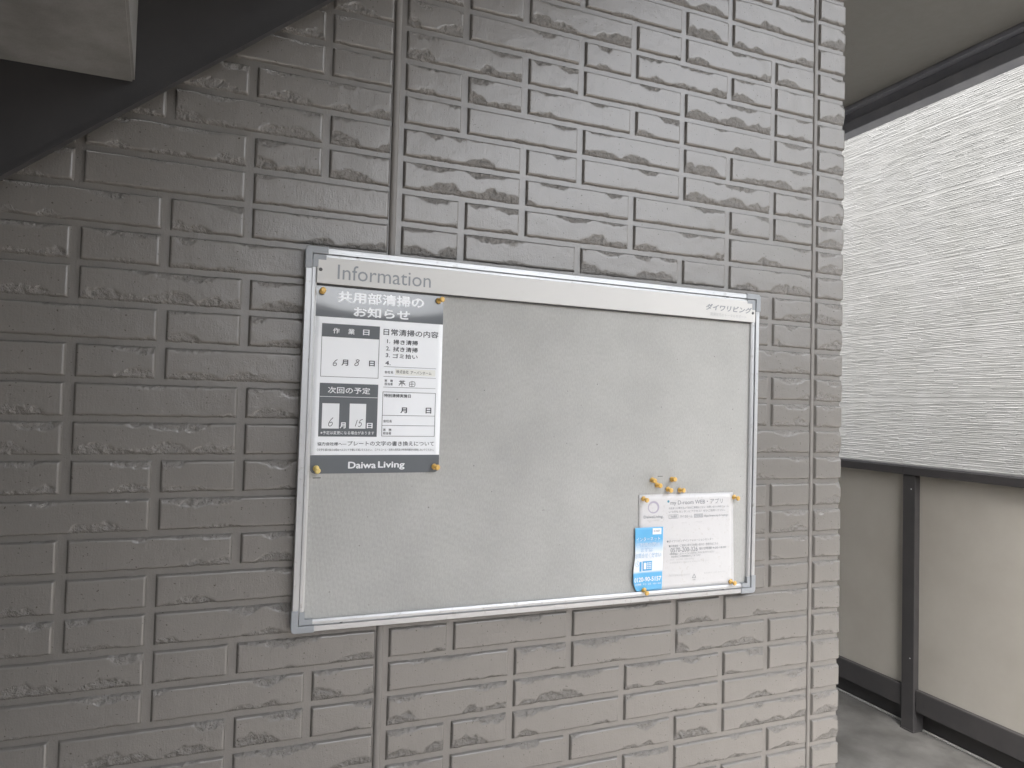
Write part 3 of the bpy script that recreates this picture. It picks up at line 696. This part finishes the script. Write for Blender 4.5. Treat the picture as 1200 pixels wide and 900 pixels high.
for i in range(3):
    for j in range(4): ls.rect(18.6 + i * 3.3, -127.2 - j * 3.3, 20.9 + i * 3.3, -129.2 - j * 3.3, M_PWHITE, .0005, 'phone_key')
ls.stroke([[(-4, -122.6), (-1.5, -124.4), (-4.4, -128), (-1, -131.6), (-4, -134)], [(-6.6, -125), (-8, -129.5), (-5.6, -133.6)]], .6, M_BLUE, 'phone_drawing')
T('0120-90-5157', -10.6, -162.6, 50.2, -154.0, M_PWHITE, .02); T('受付時間　平日・土日　9:00〜18:00', -8, -169.2, 50, -165.6, M_PWHITE, 0.0)

# ------------------------------------------------------------------ pins
PROTO = {}
def pin(x, z, y, label, group=None, m=M_PIN, tiltv=(0, 0), L_=.0125):
    root = empty('push_pin', (x, y, z), label, 'push pin', group)
    ax = Vector((tiltv[0], -1, tiltv[1])).normalized()
    key = m.name
    if key not in PROTO:
        hb = MB().lathe((0, 0, 0), (0, 0, 1), [(.0003, .0040), (.0010, .0049), (.0022, .0049), (.0034, .0036), (.0048, .0020), (.0078, .0018), (.0094, .0024), (.0106, .0042), (.0122, .0047), (.0136, .0042), (.0145, .0026)], 20)
        h = hb.build('pin_grip', m); nd = MB().lathe((0, 0, 0), (0, 0, 1), [(-.006, .0002), (-.005, .0005), (.0006, .0005)], 8).build('pin_needle', M_STEEL)
        PROTO[key] = (h, nd); first = True
    else:
        h, nd = (q.copy() for q in PROTO[key]); COL.objects.link(h); COL.objects.link(nd)
    root.rotation_euler = ax.to_track_quat('Z', 'Y').to_euler()
    for q in (h, nd): q.parent = root; q.matrix_parent_inverse = Matrix.Identity(4)
    return root
pin(-.1140, ZO - .5145, -.0152, 'push pin in the top left corner of the grey cleaning notice', m=M_PIN)
pin(.0745, ZO - .5155, -.0160, 'push pin in the top right corner of the grey cleaning notice', m=M_PIN, tiltv=(.35, .15))
pin(-.1150, ZO - .7935, -.0152, 'pale push pin in the bottom left corner of the cleaning notice', m=M_PIN2, tiltv=(.15, -.3))
pin(.0752, ZO - .7928, -.0152, 'push pin in the bottom right corner of the cleaning notice', m=M_PIN, tiltv=(.3, -.05))
pin(.4833, ZO - .8569, -.0156, 'push pin in the top left corner of the white flyer', m=M_PIN, tiltv=(.1, -.15))
pin(.6940, ZO - .8592, -.0152, 'push pin in the top right corner of the white flyer', m=M_PIN, tiltv=(.15, -.15))
pin(.6890, ZO - 1.0265, -.0152, 'push pin in the bottom right corner of the white flyer', m=M_PIN, tiltv=(.15, -.1))
pin(.4873, ZO - 1.0275, -.0175, 'push pin at the bottom of the blue leaflet', m=M_PIN, tiltv=(.0, -.3))
for x, z, tv, lb in ((.5033, -.8224, (-.15, -.05), 'spare push pin at the upper left of the loose cluster above the flyer'),
                     (.5140, -.8323, (.0, .0), 'spare push pin second from the left in the cluster above the flyer'),
                     (.5475, -.8222, (-.1, .1), 'spare push pin standing highest on the right of the cluster above the flyer'),
                     (.5382, -.8405, (.0, -.1), 'spare push pin in the middle of the cluster, just above the edge of the flyer'),
                     (.5655, -.8435, (.1, .1), 'spare push pin at the lower right end of the cluster above the flyer')):
    pin(x, ZO + z, -.0142, lb, 'spare push pins above the flyer', M_PIN, tv)
# small cuts in the cloth
for x, z, l in ((.5215, -.8160, .011), (-.113, -.8090, .012)):
    o = MB().box(x - l / 2, x + l / 2, -.01415, -.0139, ZO + z - .0006, ZO + z + .0006).build('cloth_cut', M_GROOVE, board)

rh = random.Random(3)
hb = MB()
for k in range(26):
    x = rh.choice([rh.gauss(.715, .006), rh.uniform(.45, .72), rh.uniform(.1, .7)]); z = ZO - rh.uniform(.53, 1.02)
    if .47 < x < .70 and ZO - 1.04 < z < ZO - .84: continue
    hb.lathe((x, -.01395, z), (0, -1, 0), [(0, rh.uniform(.0005, .0011)), (.0001, .0005)], 8)
hb.build('pin_holes', M_GROOVE, board)['kind'] = 'stuff'
